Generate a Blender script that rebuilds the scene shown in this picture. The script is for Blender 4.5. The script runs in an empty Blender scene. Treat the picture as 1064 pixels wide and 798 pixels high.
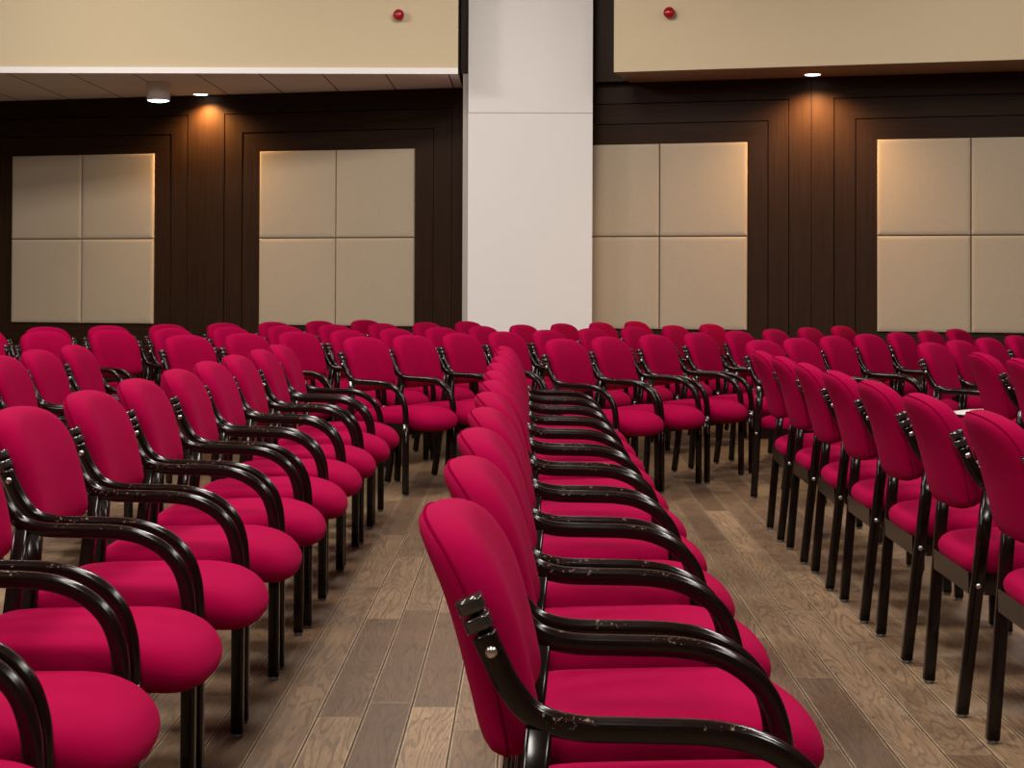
import bpy, bmesh, math, random
from mathutils import Vector, Matrix, Euler
random.seed(7)
sc = bpy.context.scene
COL = sc.collection
R = math.radians

# ------------------------------------------------------------------ helpers
def link(name, bm, mats, parent=None, smooth=True, matrix=None):
    bmesh.ops.recalc_face_normals(bm, faces=bm.faces)
    me = bpy.data.meshes.new(name)
    bm.to_mesh(me); bm.free()
    for m in (mats if isinstance(mats, (list, tuple)) else [mats]):
        me.materials.append(m)
    if smooth:
        for p in me.polygons: p.use_smooth = True
    o = bpy.data.objects.new(name, me)
    COL.objects.link(o)
    if parent is not None: o.parent = parent
    if matrix is not None: o.matrix_world = matrix
    return o

def tag(o, label, cat, group=None):
    o['label'] = label; o['category'] = cat
    if group: o['group'] = group
    return o

def structure(o):
    o['kind'] = 'structure'
    return o

def empty(name, loc, rz=0.0):
    o = bpy.data.objects.new(name, None)
    COL.objects.link(o)
    o.empty_display_size = .1
    o.location = loc; o.rotation_euler = (0, 0, rz)
    return o

def box(bm, x0, x1, y0, y1, z0, z1, mi=0, skip=()):
    v = [bm.verts.new((x, y, z)) for z in (z0, z1) for y in (y0, y1) for x in (x0, x1)]
    fs = {'-z': (0, 2, 3, 1), '+z': (4, 5, 7, 6), '-y': (0, 1, 5, 4), '+y': (2, 6, 7, 3), '-x': (0, 4, 6, 2), '+x': (1, 3, 7, 5)}
    out = {}
    for k, f in fs.items():
        if k in skip: continue
        fc = bm.faces.new([v[i] for i in f]); fc.material_index = mi
        out[k] = fc
    return out

def bevel(bm, w, seg=2):
    bmesh.ops.bevel(bm, geom=list(bm.edges), offset=w, segments=seg, profile=.6, affect='EDGES', clamp_overlap=True)

def prism(bm, pts, z0, z1, mi_side=0, mi_bot=0, mi_top=0):
    a = [bm.verts.new((x, y, z0)) for x, y in pts]
    b = [bm.verts.new((x, y, z1)) for x, y in pts]
    n = len(pts); side = []
    for i in range(n):
        f = bm.faces.new((a[i], a[(i+1) % n], b[(i+1) % n], b[i]))
        f.material_index = mi_side[i] if isinstance(mi_side, (list, tuple)) else mi_side
        side.append(f)
    f = bm.faces.new(list(reversed(a))); f.material_index = mi_bot
    f = bm.faces.new(b); f.material_index = mi_top
    return side

def catmull(pts, n):
    P = [Vector(p) for p in pts]
    P = [P[0]*2-P[1]] + P + [P[-1]*2-P[-2]]
    out = []
    for i in range(1, len(P)-2):
        p0, p1, p2, p3 = P[i-1:i+3]
        for k in range(n):
            t = k/n
            out.append(.5*((2*p1)+(p2-p0)*t+(2*p0-5*p1+4*p2-p3)*t*t+(3*p1-p0-3*p2+p3)*t**3))
    out.append(P[-2])
    return out

def rrect(w, h, r, n=4):
    """rounded rectangle section, w across (y), h in the bending plane"""
    out = []
    for cx, cy, a0 in ((w/2-r, h/2-r, 0), (-w/2+r, h/2-r, 90), (-w/2+r, -h/2+r, 180), (w/2-r, -h/2+r, 270)):
        for k in range(n):
            a = R(a0+90*k/(n-1))
            out.append((cx+r*math.cos(a), cy+r*math.sin(a)))
    return out

def sweep(bm, path, sec, scale=None, cap_dome=0.0):
    """sweep a section along a path lying near an x-z plane; width axis stays y"""
    n = len(path); rings = []
    for i, p in enumerate(path):
        t = (path[min(i+1, n-1)]-path[max(i-1, 0)])
        t.y = 0; t.normalize()
        Y = Vector((0, 1, 0)); N = t.cross(Y)
        s = scale(i/(n-1)) if scale else 1
        rings.append([bm.verts.new(p+Y*a*s+N*b*s) for a, b in sec])
    m = len(sec)
    for i in range(n-1):
        for k in range(m):
            bm.faces.new((rings[i][k], rings[i][(k+1) % m], rings[i+1][(k+1) % m], rings[i+1][k]))
    bm.faces.new(rings[0]); bm.faces.new(list(reversed(rings[-1])))

def lathe(bm, prof, seg=24, axis='z', mi=0):
    rings = []
    for r, z in prof:
        ring = []
        for k in range(seg):
            a = 2*math.pi*k/seg
            if axis == 'z': co = (r*math.cos(a), r*math.sin(a), z)
            else: co = (r*math.cos(a), -z, r*math.sin(a))
            ring.append(bm.verts.new(co))
        rings.append(ring)
    for i in range(len(prof)-1):
        for k in range(seg):
            f = bm.faces.new((rings[i][k], rings[i][(k+1) % seg], rings[i+1][(k+1) % seg], rings[i+1][k])); f.material_index = mi
    for ring in (rings[0], rings[-1]):
        try:
            f = bm.faces.new(ring); f.material_index = mi
        except ValueError: pass

def chaikin(pts, n=3):
    P = [Vector(p) for p in pts]
    for _ in range(n):
        Q = []
        for i in range(len(P)):
            a, b = P[i], P[(i+1) % len(P)]
            Q += [a*.75+b*.25, a*.25+b*.75]
        P = Q
    return P

def cushion(bm, outline, prof, fn):
    """closed soft pad: outline (2-D loop), prof = [(scale, height)], fn(u,v,h)->xyz"""
    cx = sum(p[0] for p in outline)/len(outline); cy = sum(p[1] for p in outline)/len(outline)
    rings = []; n = len(outline)
    for s, h in prof:
        if s < 1e-4:
            rings.append([bm.verts.new(fn(cx, cy, h))]); continue
        rings.append([bm.verts.new(fn(cx+(p[0]-cx)*s, cy+(p[1]-cy)*s, h)) for p in outline])
    for a, b in zip(rings, rings[1:]):
        for k in range(n):
            k2 = (k+1) % n
            if len(a) == 1: bm.faces.new((a[0], b[k2], b[k]))
            elif len(b) == 1: bm.faces.new((a[k], a[k2], b[0]))
            else: bm.faces.new((a[k], a[k2], b[k2], b[k]))

# ------------------------------------------------------------------ materials
class NT:
    def __init__(s, name):
        s.m = bpy.data.materials.new(name); s.m.use_nodes = True
        s.t = s.m.node_tree; s.N = s.t.nodes; s.L = s.t.links
        s.b = s.N['Principled BSDF']
    def n(s, typ, **kw):
        nd = s.N.new(typ)
        for k, v in kw.items(): setattr(nd, k, v)
        return nd
    def inp(s, nd, key, v):
        if isinstance(v, bpy.types.NodeSocket): s.L.new(v, nd.inputs[key])
        else: nd.inputs[key].default_value = v
    def math(s, op, a, b=None, c=None):
        nd = s.n('ShaderNodeMath', operation=op)
        s.inp(nd, 0, a)
        if b is not None: s.inp(nd, 1, b)
        if c is not None: s.inp(nd, 2, c)
        return nd.outputs[0]
    def mix(s, fac, a, b, blend='MIX'):
        nd = s.n('ShaderNodeMix', data_type='RGBA', blend_type=blend)
        s.inp(nd, 0, fac); s.inp(nd, 6, a); s.inp(nd, 7, b)
        return nd.outputs[2]
    def obj(s):
        return s.n('ShaderNodeTexCoord').outputs['Object']
    def mapping(s, vec, scale=(1, 1, 1), rot=(0, 0, 0), loc=(0, 0, 0)):
        nd = s.n('ShaderNodeMapping'); s.L.new(vec, nd.inputs[0])
        nd.inputs['Scale'].default_value = scale; nd.inputs['Rotation'].default_value = rot; nd.inputs['Location'].default_value = loc
        return nd.outputs[0]
    def noise(s, vec, scale, detail=4, rough=.5, dist=0, out=0):
        nd = s.n('ShaderNodeTexNoise'); s.L.new(vec, nd.inputs['Vector'])
        nd.inputs['Scale'].default_value = scale; nd.inputs['Detail'].default_value = detail
        nd.inputs['Roughness'].default_value = rough; nd.inputs['Distortion'].default_value = dist
        return nd.outputs[out]
    def ramp(s, fac, stops):
        nd = s.n('ShaderNodeValToRGB'); s.L.new(fac, nd.inputs[0])
        e = nd.color_ramp.elements
        while len(e) < len(stops): e.new(.5)
        for el, (p, c) in zip(e, stops): el.position = p; el.color = (*c, 1) if len(c) == 3 else c
        return nd.outputs[0]
    def bump(s, h, strength, dist=.01):
        nd = s.n('ShaderNodeBump'); s.L.new(h, nd.inputs['Height'])
        nd.inputs['Strength'].default_value = strength; nd.inputs['Distance'].default_value = dist
        s.L.new(nd.outputs[0], s.b.inputs['Normal'])
    def set(s, **kw):
        for k, v in kw.items(): s.inp(s.b, k.replace('_', ' '), v)
        return s

def C(r, g, b): return (r, g, b, 1)

def mat_fabric():
    s = NT('crimson_fabric'); o = s.obj()
    big = s.noise(o, 9, 3); fine = s.noise(o, 420, 2, .6)
    oi = s.n('ShaderNodeObjectInfo').outputs['Random']
    base = s.mix(big, C(.25, .0008, .034), C(.32, .0012, .046))
    base = s.mix(s.math('MULTIPLY', fine, .35), base, C(.15, .0005, .018))
    base = s.mix(s.math('MULTIPLY', oi, .22), base, C(.22, .0012, .022))
    s.set(Base_Color=base, Roughness=.85)
    s.b.inputs['Specular IOR Level'].default_value = .02
    s.b.inputs['Sheen Weight'].default_value = .018
    s.b.inputs['Sheen Roughness'].default_value = .45
    s.b.inputs['Sheen Tint'].default_value = C(1, .25, .42)
    s.bump(fine, .16, .002)
    return s.m

def mat_darkwood():
    s = NT('dark_lacquered_wood'); o = s.obj()
    g = s.noise(s.mapping(o, (14, 40, 14)), 6, 5, .6)
    base = s.mix(g, C(.0030, .0013, .0012), C(.0095, .0036, .0028))
    oi = s.n('ShaderNodeObjectInfo').outputs['Random']
    sh = s.n('ShaderNodeVectorMath', operation='ADD'); s.L.new(o, sh.inputs[0])
    cb = s.n('ShaderNodeCombineXYZ'); s.L.new(s.math('MULTIPLY', oi, 61.7), cb.inputs[0]); s.L.new(s.math('MULTIPLY', oi, 23.1), cb.inputs[1]); s.L.new(cb.outputs[0], sh.inputs[1])
    chips = s.noise(sh.outputs[0], 130, 4, .75); mask = s.noise(sh.outputs[0], 8, 2)
    z = s.n('ShaderNodeSeparateXYZ'); s.L.new(o, z.inputs[0])
    band = s.math('MULTIPLY', s.math('GREATER_THAN', z.outputs[2], .603), s.math('LESS_THAN', z.outputs[2], .622))
    c = s.math('MULTIPLY', s.math('GREATER_THAN', chips, .60), s.math('GREATER_THAN', mask, .50))
    c = s.math('MULTIPLY', c, band)
    base = s.mix(s.math('MULTIPLY', c, .7), base, C(.27, .16, .12))
    s.set(Base_Color=base, Roughness=s.math('MULTIPLY_ADD', g, .10, .12))
    s.b.inputs['Specular IOR Level'].default_value = .36
    s.b.inputs['Coat Weight'].default_value = .0
    s.b.inputs['Coat Roughness'].default_value = .10
    return s.m

def mat_plain(name, col, rough=.6, metal=0, spec=.5, var=0.0, scale=20, bump=0):
    s = NT(name); o = s.obj()
    n = s.noise(o, scale, 4)
    dark = C(*[c*(1-var) for c in col]); 
    s.set(Base_Color=s.mix(n, dark, C(*col)), Roughness=rough, Metallic=metal)
    s.b.inputs['Specular IOR Level'].default_value = spec
    if bump: s.bump(n, bump, .002)
    return s.m

def mat_emit(name, col, strength):
    s = NT(name)
    s.set(Base_Color=C(.9, .9, .9)); s.b.inputs['Emission Color'].default_value = C(*col); s.b.inputs['Emission Strength'].default_value = strength
    return s.m

def mat_floor():
    s = NT('oak_planks'); o = s.obj()
    x = s.n('ShaderNodeSeparateXYZ'); s.L.new(o, x.inputs[0])
    PW, PL = .12, 1.25
    u = s.math('DIVIDE', s.math('ADD', x.outputs[0], .43+12), PW)
    iu = s.math('FLOOR', u); fu = s.math('FRACT', u)
    wn = s.n('ShaderNodeTexWhiteNoise', noise_dimensions='1D'); s.L.new(iu, wn.inputs['W'])
    v = s.math('ADD', s.math('DIVIDE', s.math('ADD', x.outputs[1], 20), PL), s.math('MULTIPLY', wn.outputs[0], 7.3))
    iv = s.math('FLOOR', v); fv = s.math('FRACT', v)
    cx = s.n('ShaderNodeCombineXYZ'); s.L.new(iu, cx.inputs[0]); s.L.new(iv, cx.inputs[1])
    pn = s.n('ShaderNodeTexWhiteNoise', noise_dimensions='2D'); s.L.new(cx.outputs[0], pn.inputs['Vector'])
    pr = pn.outputs['Value']; pc = pn.outputs['Color']
    ps = s.n('ShaderNodeSeparateColor'); s.L.new(pc, ps.inputs[0])
    # plank-local coordinates, shifted per plank
    off = s.n('ShaderNodeCombineXYZ'); s.L.new(s.math('MULTIPLY', pr, 37), off.inputs[0]); s.L.new(s.math('MULTIPLY', ps.outputs[1], 53), off.inputs[1]); s.L.new(s.math('MULTIPLY', ps.outputs[2], 91), off.inputs[2])
    add = s.n('ShaderNodeVectorMath', operation='ADD'); s.L.new(o, add.inputs[0]); s.L.new(off.outputs[0], add.inputs[1])
    q = add.outputs[0]
    # cathedral grain: bands of a stretched low noise
    low = s.noise(s.mapping(q, (6.0, .62, 1)), 1.0, 3, .45, .2)
    bands = s.math('FRACT', s.math('MULTIPLY', low, 30))
    bands = s.math('ABSOLUTE', s.math('SUBTRACT', bands, .5))
    bands = s.math('MULTIPLY', bands, 2)
    streak = s.noise(s.mapping(q, (90, 3.5, 1)), 1, 4, .65)
    pores = s.noise(s.mapping(q, (260, 14, 1)), 1, 3, .6)
    blotch = s.noise(q, 3.2, 4, .6)
    tone = s.ramp(pr, [(0, (.130, .074, .040)), (.3, (.205, .122, .066)), (.6, (.255, .158, .086)), (1, (.36, .23, .126))])
    col = s.mix(s.math('MULTIPLY', s.math('GREATER_THAN', bands, .72), s.math('MULTIPLY', streak, .85)), tone, C(.055, .03, .018))
    col = s.mix(s.math('MULTIPLY', s.math('SUBTRACT', 1, s.math('MULTIPLY', streak, 1.30)), .80), col, C(.045, .025, .015))
    col = s.mix(s.math('MULTIPLY', s.math('GREATER_THAN', pores, .57), .42), col, C(.05, .03, .02))
    col = s.mix(s.math('MULTIPLY', s.math('SUBTRACT', blotch, .30), .75), col, C(.075, .05, .036))
    # seams
    du = s.math('MULTIPLY', s.math('MINIMUM', fu, s.math('SUBTRACT', 1, fu)), PW)
    dv = s.math('MULTIPLY', s.math('MINIMUM', fv, s.math('SUBTRACT', 1, fv)), PL)
    d = s.math('MINIMUM', du, dv)
    mr = s.n('ShaderNodeMapRange', interpolation_type='SMOOTHSTEP'); s.L.new(d, mr.inputs[0]); mr.inputs[1].default_value = .0006; mr.inputs[2].default_value = .0032
    gap = mr.outputs[0]
    lip = s.math('MULTIPLY', s.math('MULTIPLY', s.math('LESS_THAN', d, .0055), gap), s.math('SUBTRACT', s.noise(q, 38, 3), .12))
    col = s.mix(s.math('MULTIPLY', lip, 1.05), col, C(.46, .34, .21))
    col = s.mix(gap, C(.016, .009, .006), col)
    s.set(Base_Color=col, Roughness=s.math('MULTIPLY_ADD', streak, .22, .36))
    s.b.inputs['Specular IOR Level'].default_value = .28
    h = s.math('ADD', s.math('MULTIPLY', gap, 1.0), s.math('ADD', s.math('MULTIPLY', bands, .08), s.math('MULTIPLY', streak, .18)))
    s.bump(h, .45, .003)
    return s.m

def mat_wallwood(name, vertical):
    s = NT(name); o = s.obj()
    sc_ = (60, 60, 2.2) if vertical else (2.2, 60, 60)
    g = s.noise(s.mapping(o, sc_), 1, 5, .62); g2 = s.noise(s.mapping(o, tuple(c*.18 for c in sc_)), 1, 3)
    col = s.mix(g, C(.009, .0045, .0028), C(.050, .0245, .013))
    col = s.mix(s.math('MULTIPLY', g2, .5), col, C(.018, .009, .0055))
    s.set(Base_Color=col, Roughness=.45)
    s.b.inputs['Specular IOR Level'].default_value = .08
    s.bump(g, .12, .002)
    return s.m

def mat_cloth(name, c1, c2, rough=.9):
    s = NT(name); o = s.obj()
    a = s.noise(s.mapping(o, (30, 30, 420)), 1, 3, .6); b = s.noise(s.mapping(o, (420, 30, 30)), 1, 3, .6)
    wv = s.math('MULTIPLY_ADD', a, .5, s.math('MULTIPLY', b, .5))
    wv = s.math('MULTIPLY_ADD', s.math('SUBTRACT', wv, .5), 1.4, .5)
    s.set(Base_Color=s.mix(wv, C(*c1), C(*c2)), Roughness=rough)
    s.b.inputs['Specular IOR Level'].default_value = .15
    s.bump(wv, .15, .002)
    return s.m

def mat_soffit():
    s = NT('soffit_tiles'); o = s.obj()
    x = s.n('ShaderNodeSeparateXYZ'); s.L.new(o, x.inputs[0])
    f = s.math('FRACT', s.math('DIVIDE', s.math('ADD', x.outputs[0], .665+52), .52))
    d = s.math('MULTIPLY', s.math('MINIMUM', f, s.math('SUBTRACT', 1, f)), .52)
    g = s.math('GREATER_THAN', d, .006)
    n = s.noise(o, 150, 3)
    col = s.mix(n, C(.74, .74, .72), C(.86, .85, .83))
    s.set(Base_Color=s.mix(g, C(.05, .038, .03), col), Roughness=.9)
    return s.m

def mat_column():
    s = NT('pale_column_cladding'); o = s.obj()
    z = s.n('ShaderNodeSeparateXYZ'); s.L.new(o, z.inputs[0])
    d = s.math('ABSOLUTE', s.math('SUBTRACT', z.outputs[2], 2.575))
    n = s.noise(s.mapping(o, (4, 4, 160)), 1, 3)
    col = s.mix(n, C(.71, .68, .66), (.77, .745, .725, 1))
    s.set(Base_Color=s.mix(s.math('GREATER_THAN', d, .004), C(.40, .36, .34), col), Roughness=.6)
    s.b.inputs['Specular IOR Level'].default_value = .25
    return s.m

FAB = mat_fabric(); WOOD = mat_darkwood()
PIPE = mat_plain('crimson_piping', (.20, .0007, .026), .9, 0, .0, .3, 200)
BRACK = mat_plain('polished_bracket', (.10, .085, .08), .16, .8, .5, .3, 60)
STEEL = mat_plain('brushed_steel', (.62, .60, .58), .28, 1, .5, .15, 90)
GLIDE = mat_plain('grey_glide', (.16, .15, .14), .5, 0, .4, .2, 60)
FLOOR = mat_floor(); WV = mat_wallwood('wall_wood_vertical', True); WH = mat_wallwood('wall_wood_horizontal', False)
PANEL = mat_cloth('beige_panel_cloth', (.36, .29, .212), (.48, .395, .295))
BEIGE = mat_cloth('beige_wallcovering', (.50, .41, .27), (.59, .49, .335), .8)
SOFFIT = mat_soffit(); COLM = mat_column()
WHITE = mat_plain('white_trim', (.80, .77, .76), .5, 0, .4, .05, 30)
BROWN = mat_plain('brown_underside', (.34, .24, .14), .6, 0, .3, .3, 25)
GREYT = mat_plain('pale_grey_trim', (.46, .42, .385), .6, 0, .3, .08, 30)
PLASTER = mat_plain('darkened_plaster', (.10, .085, .07), .9, 0, .2, .08, 14)  # darkened so the unseen walls give less fill and glare
CEIL = mat_plain('ceiling_darkened', (.40, .385, .36), .9, 0, .2, .05, 14)  # greyed down to limit bounce from the unseen ceiling
REDP = mat_plain('red_alarm_plastic', (.33, .004, .012), .12, 0, .6, .2, 40)
PAPER = mat_plain('paper_white', (.80, .79, .74), .8, 0, .2, .05, 60)
LENSW = mat_emit('lamp_lens_cool', (1, .97, .90), 9)

# ------------------------------------------------------------------ chair
def seat_mesh():
    bm = bmesh.new()
    out = chaikin([(.015, -.16), (.05, -.195), (.20, -.203), (.38, -.208), (.470, -.194), (.518, -.138), (.533, -.05), (.533, .05), (.518, .138), (.470, .194), (.38, .208), (.20, .203), (.05, .195), (.015, .16), (.012, 0)], 2)
    prof = [(0, .384), (.55, .384), (.80, .384), (.875, .390), (.935, .401), (.975, .414), (.996, .428), (1.0, .439), (.99, .450), (.963, .461), (.915, .471), (.84, .479), (.70, .486), (.5, .491), (.25, .494), (0, .495)]
    def fn(u, v, h):
        k = (u-.25)
        z = h-.033+k*.018
        if u > .36:            # waterfall front: top rolls down
            z -= (u-.36)**2*1.25
        return Vector((u, v, z))
    cushion(bm, out, prof, fn)
    return bm

VC = .158
TILT = R(15.5)
def back_fn(y, v, h):
    """y across, v up the pad from its middle, h out of the front face"""
    hh = h + .030*(y/.21)**2 - .020*max(0, v/VC)**2 - .006*min(0, v/VC)**2
    base = Vector((-.022, y, .690))
    up = Vector((-math.sin(TILT), 0, math.cos(TILT))); fw = Vector((math.cos(TILT), 0, math.sin(TILT)))
    return base+up*v+fw*hh
BACK_OUT = chaikin([(-.196, -.02), (-.193, -.11), (-.186, -.146), (-.150, -.153), (-.05, -.155), (.05, -.155), (.150, -.153), (.186, -.146), (.193, -.11), (.197, -.03), (.196, .030), (.187, .083), (.158, .126), (.105, .149), (.04, .158), (-.04, .158), (-.105, .149), (-.158, .126), (-.187, .083), (-.196, .030)], 2)
def back_mesh():
    bm = bmesh.new()
    prof = [(0, -.032), (.4, -.032), (.75, -.031), (.87, -.029), (.935, -.025), (.972, -.018), (.992, -.009), (1, .001), (.994, .011), (.975, .021), (.945, .029), (.90, .036), (.83, .042), (.72, .046), (.5, .049), (.25, .0505), (0, .051)]
    cushion(bm, BACK_OUT, prof, back_fn)
    return bm
def piping_mesh():
    bm = bmesh.new(); n = len(BACK_OUT); rings = []
    for p in BACK_OUT:
        c = back_fn(p[0]*.990, p[1]*.990, -.0120)
        o = back_fn(p[0]*.990, p[1]*.990, -.002)-c
        o.normalize(); rad = (back_fn(p[0], p[1], -.012)-c).normalized()
        rings.append([bm.verts.new(c+o*.0020*math.cos(a)+rad*.0020*math.sin(a)) for a in [k*math.pi/3 for k in range(6)]])
    for i in range(n):
        for k in range(6):
            bm.faces.new((rings[i][k], rings[i][(k+1) % 6], rings[(i+1) % n][(k+1) % 6], rings[(i+1) % n][k]))
    return bm

ARM_Y = .230
ARM_PTS = [(-.007, .714), (.004, .690), (.026, .648), (.056, .616), (.105, .601), (.18, .5985), (.26, .5965), (.315, .587), (.362, .564), (.398, .527), (.417, .478), (.4235, .425), (.424, .385)]
def arm_mesh(sg):
    bm = bmesh.new()
    path = catmull([(x, sg*ARM_Y, z) for x, z in ARM_PTS], 5)
    sweep(bm, path, rrect(.028, .031, .011, 5), lambda t: 1.0)
    return bm
def bracket_mesh(sg):
    bm = bmesh.new()
    d = Vector((-.40, 0, .915)).normalized()
    for a in (Vector((-.0225, sg*(ARM_Y-.005), .7475)), Vector((-.0135, sg*(ARM_Y-.005), .7265))):
        path = [a-d*.0085, a-d*.003, a+d*.004, a+d*.0085]
        sweep(bm, path, rrect(.038, .034, .009))
    a = Vector((-.012, sg*(ARM_Y-.018), .728)); sweep(bm, [a-d*.02, a+d*.02], rrect(.010, .022, .003))
    return bm
def front_leg_mesh(sg):
    bm = bmesh.new()
    sweep(bm, [Vector((.424, sg*ARM_Y, z)) for z in (.385, .25, .12, .010)], rrect(.028, .031, .006))
    return bm
def rear_leg_pt(t, sg):      # t = 0 at the floor, 1 under the arm
    return Vector((.002+.058*t, sg*(.183+.046*t), .010+.588*t))
def rear_leg_mesh(sg):
    bm = bmesh.new()
    sweep(bm, [rear_leg_pt(t, sg) for t in (0, .25, .5, .75, 1.005)], rrect(.028, .033, .006))
    return bm
def glide_mesh(p):
    bm = bmesh.new(); lathe(bm, [(.004, 0), (.013, 0), (.0135, .006), (.0125, .011)], 12)
    bmesh.ops.translate(bm, vec=(p.x, p.y, 0), verts=bm.verts)
    return bm
def frame_mesh():
    bm = bmesh.new()
    for sg in (-1, 1):
        y0, y1 = sorted((sg*.188, sg*.210))
        box(bm, .055, .41, y0, y1, .325, .382)
    box(bm, .018, .042, -.190, .190, .325, .382)
    box(bm, .395, .417, -.190, .190, .325, .382)
    box(bm, .05, .40, -.18, .18, .370, .381)
    return bm
def bolt_mesh(p, sg):
    bm = bmesh.new(); lathe(bm, [(.0075, 0), (.0075, .002), (.0045, .0042), (.001, .0046)], 12, 'y')
    if sg > 0: bmesh.ops.rotate(bm, cent=(0, 0, 0), matrix=Matrix.Rotation(math.pi, 3, 'Z'), verts=bm.verts)
    bmesh.ops.translate(bm, vec=p, verts=bm.verts)
    return bm

def make_chair():
    root = empty('armchair', (0, 0, 0))
    link('seat', seat_mesh(), FAB, root)
    b = link('backrest', back_mesh(), FAB, root)
    link('piping', piping_mesh(), PIPE, b)
    link('seat_frame', frame_mesh(), WOOD, root, smooth=False)
    for sg in (-1, 1):
        a = link('armrest', arm_mesh(sg), WOOD, root)
        link('bolt', bolt_mesh(Vector((.003, sg*(ARM_Y+.0138), .694)), sg), STEEL, a)
        link('bracket', bracket_mesh(sg), BRACK, root)
        f = link('leg', front_leg_mesh(sg), WOOD, root)
        link('bolt', bolt_mesh(Vector((.424, sg*(ARM_Y+.0138), .362)), sg), STEEL, f)
        link('glide', glide_mesh(Vector((.424, sg*ARM_Y, 0))), GLIDE, f)
        r = link('leg', rear_leg_mesh(sg), WOOD, root)
        p = rear_leg_pt(.58, sg)
        link('bolt', bolt_mesh(Vector((p.x, p.y+sg*.0138, p.z)), sg), STEEL, r)
        link('glide', glide_mesh(rear_leg_pt(0, sg)), GLIDE, r)
    return root

PROTO = make_chair(); used = [False]
def copy_tree(o, parent=None, depth=9):
    c = o.copy(); COL.objects.link(c)
    if parent is not None: c.parent = parent
    if depth > 0:
        for ch in list(o.children): copy_tree(ch, c, depth-1)
    return c
def place(x, y, face, label, group, near=True):
    """x, y = the middle between the rear feet; face = heading of the seat, degrees from +X"""
    o = copy_tree(PROTO, None, 9 if near else 1) if used[0] else PROTO
    used[0] = True
    o.location = (x, y, 0); o.rotation_euler = (0, 0, R(face))
    tag(o, label, 'chair', group)
    return o
ORD = ['first', 'second', 'third', 'fourth', 'fifth', 'sixth', 'seventh', 'eighth', 'ninth', 'tenth', 'eleventh', 'twelfth', 'thirteenth', 'fourteenth']
def jit(a): return random.uniform(-a, a)

S = .575
for i in range(11):         # left near row
    k = i-3
    y = 3.835+S*k+(.05 if i == 0 else 0)
    place(-1.153-.0027*(y-4)+jit(.008), y+jit(.008), jit(1.2), 'crimson armchair with dark wood arms, %s from the front in the left row' % ORD[i], 'armchairs in the left row')
for i in range(11):         # middle near row
    y = 2.185+.560*i
    place(-.043-.003*(y-3)+jit(.004), y+jit(.006), jit(.9), 'crimson armchair with dark wood arms, %s from the front in the middle row' % ORD[i], 'armchairs in the middle row')
for i in range(7):          # right near row, seen from behind
    y = (3.85, 4.47, 5.07, 5.65, 6.22, 6.80, 7.37)[i]
    place(1.145-.0058*(y-4)+jit(.006), y+jit(.006), jit(1.0)-1, 'crimson armchair seen from behind, %s from the front in the right row' % ORD[i], 'armchairs in the right row')
for i, (x, y) in enumerate([(-2.10, 6.56), (-2.13, 7.14), (-2.13, 7.72)]):
    place(x, y, jit(1.5), 'crimson armchair at the left edge, %s from the front of the outer left row' % ORD[i], 'armchairs in the outer left row')
for i, (x, y) in enumerate([(2.09, 6.70), (2.09, 7.28)]):
    place(x, y, -2+jit(1), 'crimson armchair at the right edge, %s from the front of the outer right row' % ORD[i], 'armchairs in the outer right row')
FAR = [  # X of each back; mean of the row (X, Y), slope, heading
    ([-3.60, -3.29, -2.98, -2.66, -2.33, -2.02, -1.71, -1.39], -2.48, 12.0, 1.35, 32),
    ([-3.30, -3.00, -2.69, -2.39, -2.08, -1.77, -1.46, -1.14, -.83, -.52], -1.595, 11.72, 1.30, 31),
    ([-2.0, -1.73, -1.47, -1.20, -.92, -.64, -.36, -.07, .24, .55, .86], -.61, 11.28, 1.42, 31),
    ([-.96, -.715, -.45, -.18, .10, .41, .73, 1.06, 1.39], .159, 10.75, 1.46, 31),
    ([.165, .43, .73, 1.04, 1.35, 1.66, 1.98, 2.31], 1.2125, 10.45, 1.48, 31),
    ([1.25, 1.51, 1.79, 2.08, 2.37, 2.67, 2.98], 2.096, 10.07, 1.46, 34),
    ([2.11, 2.36, 2.64, 2.95], 2.51, 9.2, 1.55, 32)]
far_chairs = {}
for ri, (xs, mx, my, m, th) in enumerate(FAR):
    for i, x in enumerate(xs):
        y = my+m*(x-mx)
        f = -th+jit(1.6)
        dx, dy = math.cos(R(f)), math.sin(R(f))
        rowname = 'angled row against the back wall' if ri == 0 else '%s angled row from the back wall' % ORD[ri]
        far_chairs[ri, i] = place(x+.07*dx, y+.07*dy, f, 'crimson armchair, %s from the left in the %s' % (ORD[i], rowname), 'armchairs in the angled rows')

# paper sheet left on a seat
def paper(chair, lx, ly, rz, label):
    bm = bmesh.new()
    n = 6; w, h = .21, .297
    vs = [[bm.verts.new((-h/2+h*i/n, -w/2+w*j/n, .004*math.sin(3*i/n)*(j/n))) for j in range(n+1)] for i in range(n+1)]
    for i in range(n):
        for j in range(n): bm.faces.new((vs[i][j], vs[i+1][j], vs[i+1][j+1], vs[i][j+1]))
    r = bmesh.ops.extrude_face_region(bm, geom=list(bm.faces))
    bmesh.ops.translate(bm, vec=(0, 0, .0012), verts=[v for v in r['geom'] if isinstance(v, bmesh.types.BMVert)])
    o = link('paper_sheet', bm, PAPER)
    M = Matrix.Translation(chair.location) @ Matrix.Rotation(chair.rotation_euler.z, 4, 'Z')
    p = M @ Vector((lx, ly, .4745))
    o.location = p; o.rotation_euler = (0, R(-2), chair.rotation_euler.z+R(rz))
    tag(o, label, 'paper')
paper(far_chairs[6, 0], .17, .075, 60, 'white paper sheet on the seat of the leftmost frontmost angled armchair')

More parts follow.
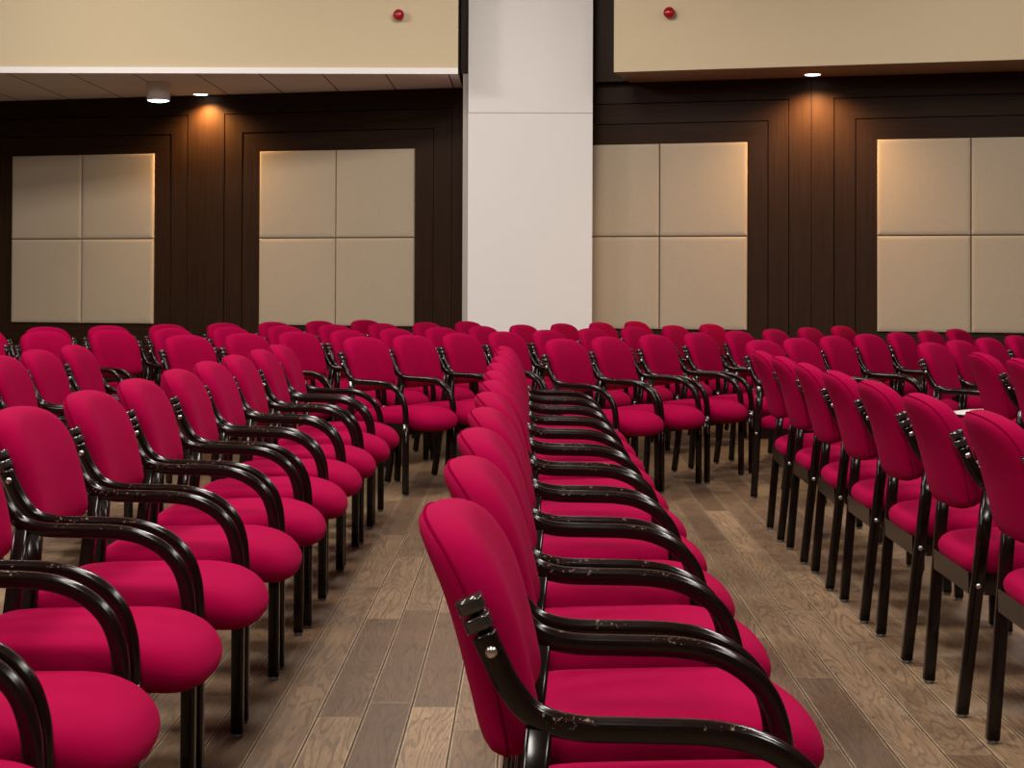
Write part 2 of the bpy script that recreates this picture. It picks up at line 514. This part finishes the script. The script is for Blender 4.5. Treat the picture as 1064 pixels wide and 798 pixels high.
# ------------------------------------------------------------------ room shell
H = 4.2
BETA = math.atan(.2587)
WM = Matrix.Translation((0, 14, 0)) @ Matrix.Rotation(-BETA, 4, 'Z')     # wall frame: x along the wall, -y out of it
def wall_xy(u, off): 
    p = WM @ Vector((u, -off, 0)); return (p.x, p.y)
XL, XR, YF = -7.0, 7.0, -3.5
YL = 14-.2587*XL; YR = 14-.2587*XR
bm = bmesh.new(); bm.faces.new([bm.verts.new(v) for v in ((XL, YF, 0), (XR, YF, 0), (XR, YR, 0), (XL, YL, 0))])
structure(link('floor', bm, FLOOR, smooth=False))
bm = bmesh.new(); bm.faces.new([bm.verts.new(v) for v in ((XL, YF, H), (XL, YL, H), (XR, YR, H), (XR, YF, H))])
structure(link('ceiling', bm, CEIL, smooth=False))
bm = bmesh.new(); box(bm, XL-.12, XL, YF, YL, 0, H); structure(link('wall_left', bm, PLASTER, smooth=False))
bm = bmesh.new(); box(bm, XR, XR+.12, YF, YR, 0, H); structure(link('wall_right', bm, PLASTER, smooth=False))
bm = bmesh.new(); box(bm, XL-.12, XR+.12, YF-.12, YF, 0, H); structure(link('wall_front', bm, PLASTER, smooth=False))
bm = bmesh.new(); box(bm, -7.4, 7.4, 0, .12, 0, H); structure(link('wall_back', bm, WV, smooth=False, matrix=WM))

# panelled timber wall: tiles in stepped frames, pilasters between
Z0, ZM, Z1 = .760, 1.549, 2.337
CENT = [-6.845, -4.309, -1.775, 1.150, 3.688, 6.226]
def ring(bm, uc, hw, z0, z1, w, y, yd):
    """mitred picture frame, inner half width hw, ring width w, face at y"""
    i = [(uc-hw, z0), (uc+hw, z0), (uc+hw, z1), (uc-hw, z1)]
    o = [(uc-hw-w, z0-w), (uc+hw+w, z0-w), (uc+hw+w, z1+w), (uc-hw-w, z1+w)]
    iv = [bm.verts.new((a, y, b)) for a, b in i]; ov = [bm.verts.new((a, y-.006, b)) for a, b in o]
    ib = [bm.verts.new((a, yd, b)) for a, b in i]; ob = [bm.verts.new((a, yd, b)) for a, b in o]
    for k in range(4):
        k2 = (k+1) % 4; mi = 1 if k % 2 == 0 else 0
        for f in ((iv[k], iv[k2], ov[k2], ov[k]), (iv[k], iv[k2], ib[k2], ib[k]), (ov[k], ov[k2], ob[k2], ob[k])):
            bm.faces.new(f).material_index = mi
tn = 1
for uc in CENT:
    bm = bmesh.new()
    ring(bm, uc, .744, Z0-.004, Z1+.004, .165, -.022, 0)
    ring(bm, uc, .744+.172, Z0-.176, Z1+.176, .165, -.034, 0)
    ring(bm, uc, .744+.344, Z0-.348, Z1+.348, .1785, -.046, 0)
    structure(link('trim_%d' % tn, bm, [WV, WH], smooth=False, matrix=WM)); tn += 1
# padded tiles
def tile_mesh(w, h):
    bm = bmesh.new()
    out = chaikin([(-w/2, -h/2), (-w/2+.004, -h/2), (w/2-.004, -h/2), (w/2, -h/2), (w/2, -h/2+.004), (w/2, h/2-.004), (w/2, h/2), (w/2-.004, h/2), (-w/2+.004, h/2), (-w/2, h/2), (-w/2, h/2-.004), (-w/2, -h/2+.004)], 1)
    prof = [(0, 0), (.985, 0), (1, .004), (1, .030), (.996, .038), (.988, .043), (.97, .046), (.9, .047), (0, .047)]
    cushion(bm, out, prof, lambda u, v, hh: Vector((u, -hh, v)))
    return bm
NAMES = {1: 'far left', 2: 'centre left', 3: 'centre right', 4: 'far right'}
proto_tile = None
for ci, uc in enumerate(CENT):
    if ci not in NAMES: continue
    for su, ul in ((-1, 'left'), (1, 'right')):
        for sz, zl in ((1, 'upper'), (-1, 'lower')):
            if proto_tile is None:
                o = proto_tile = link('padded_wall_tile', tile_mesh(.736, .784), PANEL)
            else:
                o = proto_tile.copy(); COL.objects.link(o)
            o.matrix_world = WM @ Matrix.Translation((uc+su*.3705, -.0, ZM+sz*.3945))
            tag(o, 'beige padded wall tile, %s %s of the %s block of four' % (zl, ul, NAMES[ci]), 'wall panel', 'padded tiles on the timber wall')

# left bulkhead over the rear rows: pale front, tiled underside
bx1 = -.587
bm = bmesh.new()
prism(bm, [(XL, 13.2), (bx1, 13.2), (bx1, 14-.2587*bx1), (XL, YL)], 2.86, H, mi_side=[0, 2, 2, 0], mi_bot=1)
structure(link('wall_upper_left', bm, [BEIGE, SOFFIT, WV], smooth=False))
bm = bmesh.new(); box(bm, XL, bx1, 13.175, 13.2, 2.858, 2.908)
structure(link('trim_%d' % tn, bm, WHITE, smooth=False)); tn += 1
# right bulkhead, parallel to the timber wall
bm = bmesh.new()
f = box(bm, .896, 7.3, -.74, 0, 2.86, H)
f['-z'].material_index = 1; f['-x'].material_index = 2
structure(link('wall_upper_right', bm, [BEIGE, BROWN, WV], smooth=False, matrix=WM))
bm = bmesh.new(); box(bm, .50, .896, -.16, 0, 2.86, H)
structure(link('trim_%d' % tn, bm, WV, smooth=False, matrix=WM)); tn += 1
# column and the pale strip beside it
bm = bmesh.new(); prism(bm, [(-.513, 13.5), (.528, 13.5), (.528, 14-.2587*.528), (-.513, 14-.2587*-.513)], 0, H)
structure(link('wall_column', bm, COLM, smooth=False))
bm = bmesh.new(); box(bm, -.566, -.514, 13.72, 14.13, 0, 2.93)
structure(link('trim_%d' % tn, bm, GREYT, smooth=False)); tn += 1
bm = bmesh.new(); box(bm, -.585, -.514, 13.72, 14.13, 2.932, H)
structure(link('trim_%d' % tn, bm, WV, smooth=False)); tn += 1

# ------------------------------------------------------------------ fixtures
def beacon(matrix, label):
    root = empty('alarm_beacon', (0, 0, 0)); root.matrix_world = matrix
    bm = bmesh.new(); lathe(bm, [(.001, 0), (.036, 0), (.040, .006), (.040, .020), (.036, .024)], 28, 'y'); link('base', bm, REDP, root)
    bm = bmesh.new(); lathe(bm, [(.046*math.cos(a), .050+.032*math.sin(a)) for a in [R(-62+k*151/14) for k in range(15)]]+[(.0005, .082)], 28, 'y'); link('dome', bm, REDP, root)
    tag(root, label, 'alarm', 'alarm beacons')
beacon(Matrix.Translation((-1.072, 13.2, 3.338)), 'small round red alarm beacon on the left beige bulkhead')
beacon(WM @ Matrix.Translation((1.354, -.74, 3.318)), 'small round red alarm beacon on the right beige bulkhead')

r = empty('surface_downlight', (-3.185, 13.80, 2.86))
bm = bmesh.new(); lathe(bm, [(.001, 0), (.098, 0), (.100, -.004), (.100, -.150), (.096, -.155), (.090, -.156), (.088, -.150)], 36); link('housing', bm, WHITE, r)
bm = bmesh.new(); lathe(bm, [(.001, -.148), (.0885, -.148), (.0885, -.156), (.060, -.166), (.001, -.170)], 32); link('lens', bm, LENSW, r)
tag(r, 'white cylindrical surface mounted downlight under the left bulkhead', 'ceiling light')
def recessed(x, y, label):
    r = empty('recessed_downlight', (x, y, 2.86))
    bm = bmesh.new(); lathe(bm, [(.062, 0), (.080, 0), (.080, -.005), (.070, -.010), (.062, -.008)], 32); link('trim_ring', bm, WHITE, r)
    bm = bmesh.new(); lathe(bm, [(.001, -.004), (.064, -.004), (.062, -.009), (.001, -.016)], 32); link('lens', bm, LENSW, r)
    tag(r, label, 'ceiling light', 'recessed downlights by the timber wall')
recessed(-2.985, 14.60, 'recessed round downlight beside the white cylinder lamp, left of the column')
recessed(2.300, 13.13, 'recessed round downlight under the right bulkhead, right of the column')

# ------------------------------------------------------------------ light
def spot(loc, e, col, size=165, blend=.7, rad=.04):
    l = bpy.data.lights.new('spot', 'SPOT'); l.energy = e; l.color = col; l.spot_size = R(size); l.spot_blend = blend; l.shadow_soft_size = rad
    o = bpy.data.objects.new('spot', l); COL.objects.link(o); o.location = loc
spot((-2.96, 14.60, 2.80), 150, (1, .55, .19), 150, 1, .03)
spot((2.300, 13.13, 2.80), 165, (1, .55, .22), 150, 1, .03)
spot((-3.185, 13.80, 2.69), 20, (1, .86, .62), 110, .6)
def area(loc, sx, sy, e, col=(1, .95, .88), rot=(0, 0, 0)):
    l = bpy.data.lights.new('panel_or_wash_light', 'AREA'); l.shape = 'RECTANGLE'; l.size = sx; l.size_y = sy; l.energy = e; l.color = col
    o = bpy.data.objects.new('panel_or_wash_light', l); COL.objects.link(o); o.location = loc; o.rotation_euler = rot
for x in (-3.6, -.4, 2.8):
    for y in (-.5, 2.6, 5.7, 8.8):
        area((x, y, 4.1), .6, 1.2, {-3.6: 98, -.4: 88, 2.8: 78}[x])
for x, e in ((-3.6, 72), (-.2, 46), (3.4, 18)):  # tilted washers, added to brighten the column, bulkheads and wall tiles
    area((x, 10.6, 4.1), 1.0, .4, e, (1, .93, .84), (R(50), 0, 0))

w = bpy.data.worlds.new('world'); sc.world = w; w.use_nodes = True
w.node_tree.nodes['Background'].inputs[0].default_value = (.5, .5, .5, 1); w.node_tree.nodes['Background'].inputs[1].default_value = .05

# ------------------------------------------------------------------ camera
F, CH, YAW, PITCH, ROLL, SY = 1677.5, 1.133, -.0105, .0141, .0038, -126.4
cam = bpy.data.cameras.new('camera'); cam.sensor_fit = 'HORIZONTAL'; cam.sensor_width = 36; cam.lens = F/1064*36
cam.shift_y = SY/1064; cam.clip_start = .05
co = bpy.data.objects.new('camera', cam); COL.objects.link(co)
fwd = Vector((math.sin(YAW)*math.cos(PITCH), math.cos(YAW)*math.cos(PITCH), math.sin(PITCH)))
rt = Vector((math.cos(YAW), -math.sin(YAW), 0)); up = rt.cross(fwd)
r2 = rt*math.cos(ROLL)+up*math.sin(ROLL); u2 = up*math.cos(ROLL)-rt*math.sin(ROLL)
M = Matrix((r2, u2, -fwd)).transposed().to_4x4(); M.translation = (0, 0, CH)
co.matrix_world = M
sc.camera = co
sc.view_settings.view_transform = 'Standard'
sc.view_settings.look = 'None'
sc.view_settings.exposure = 0
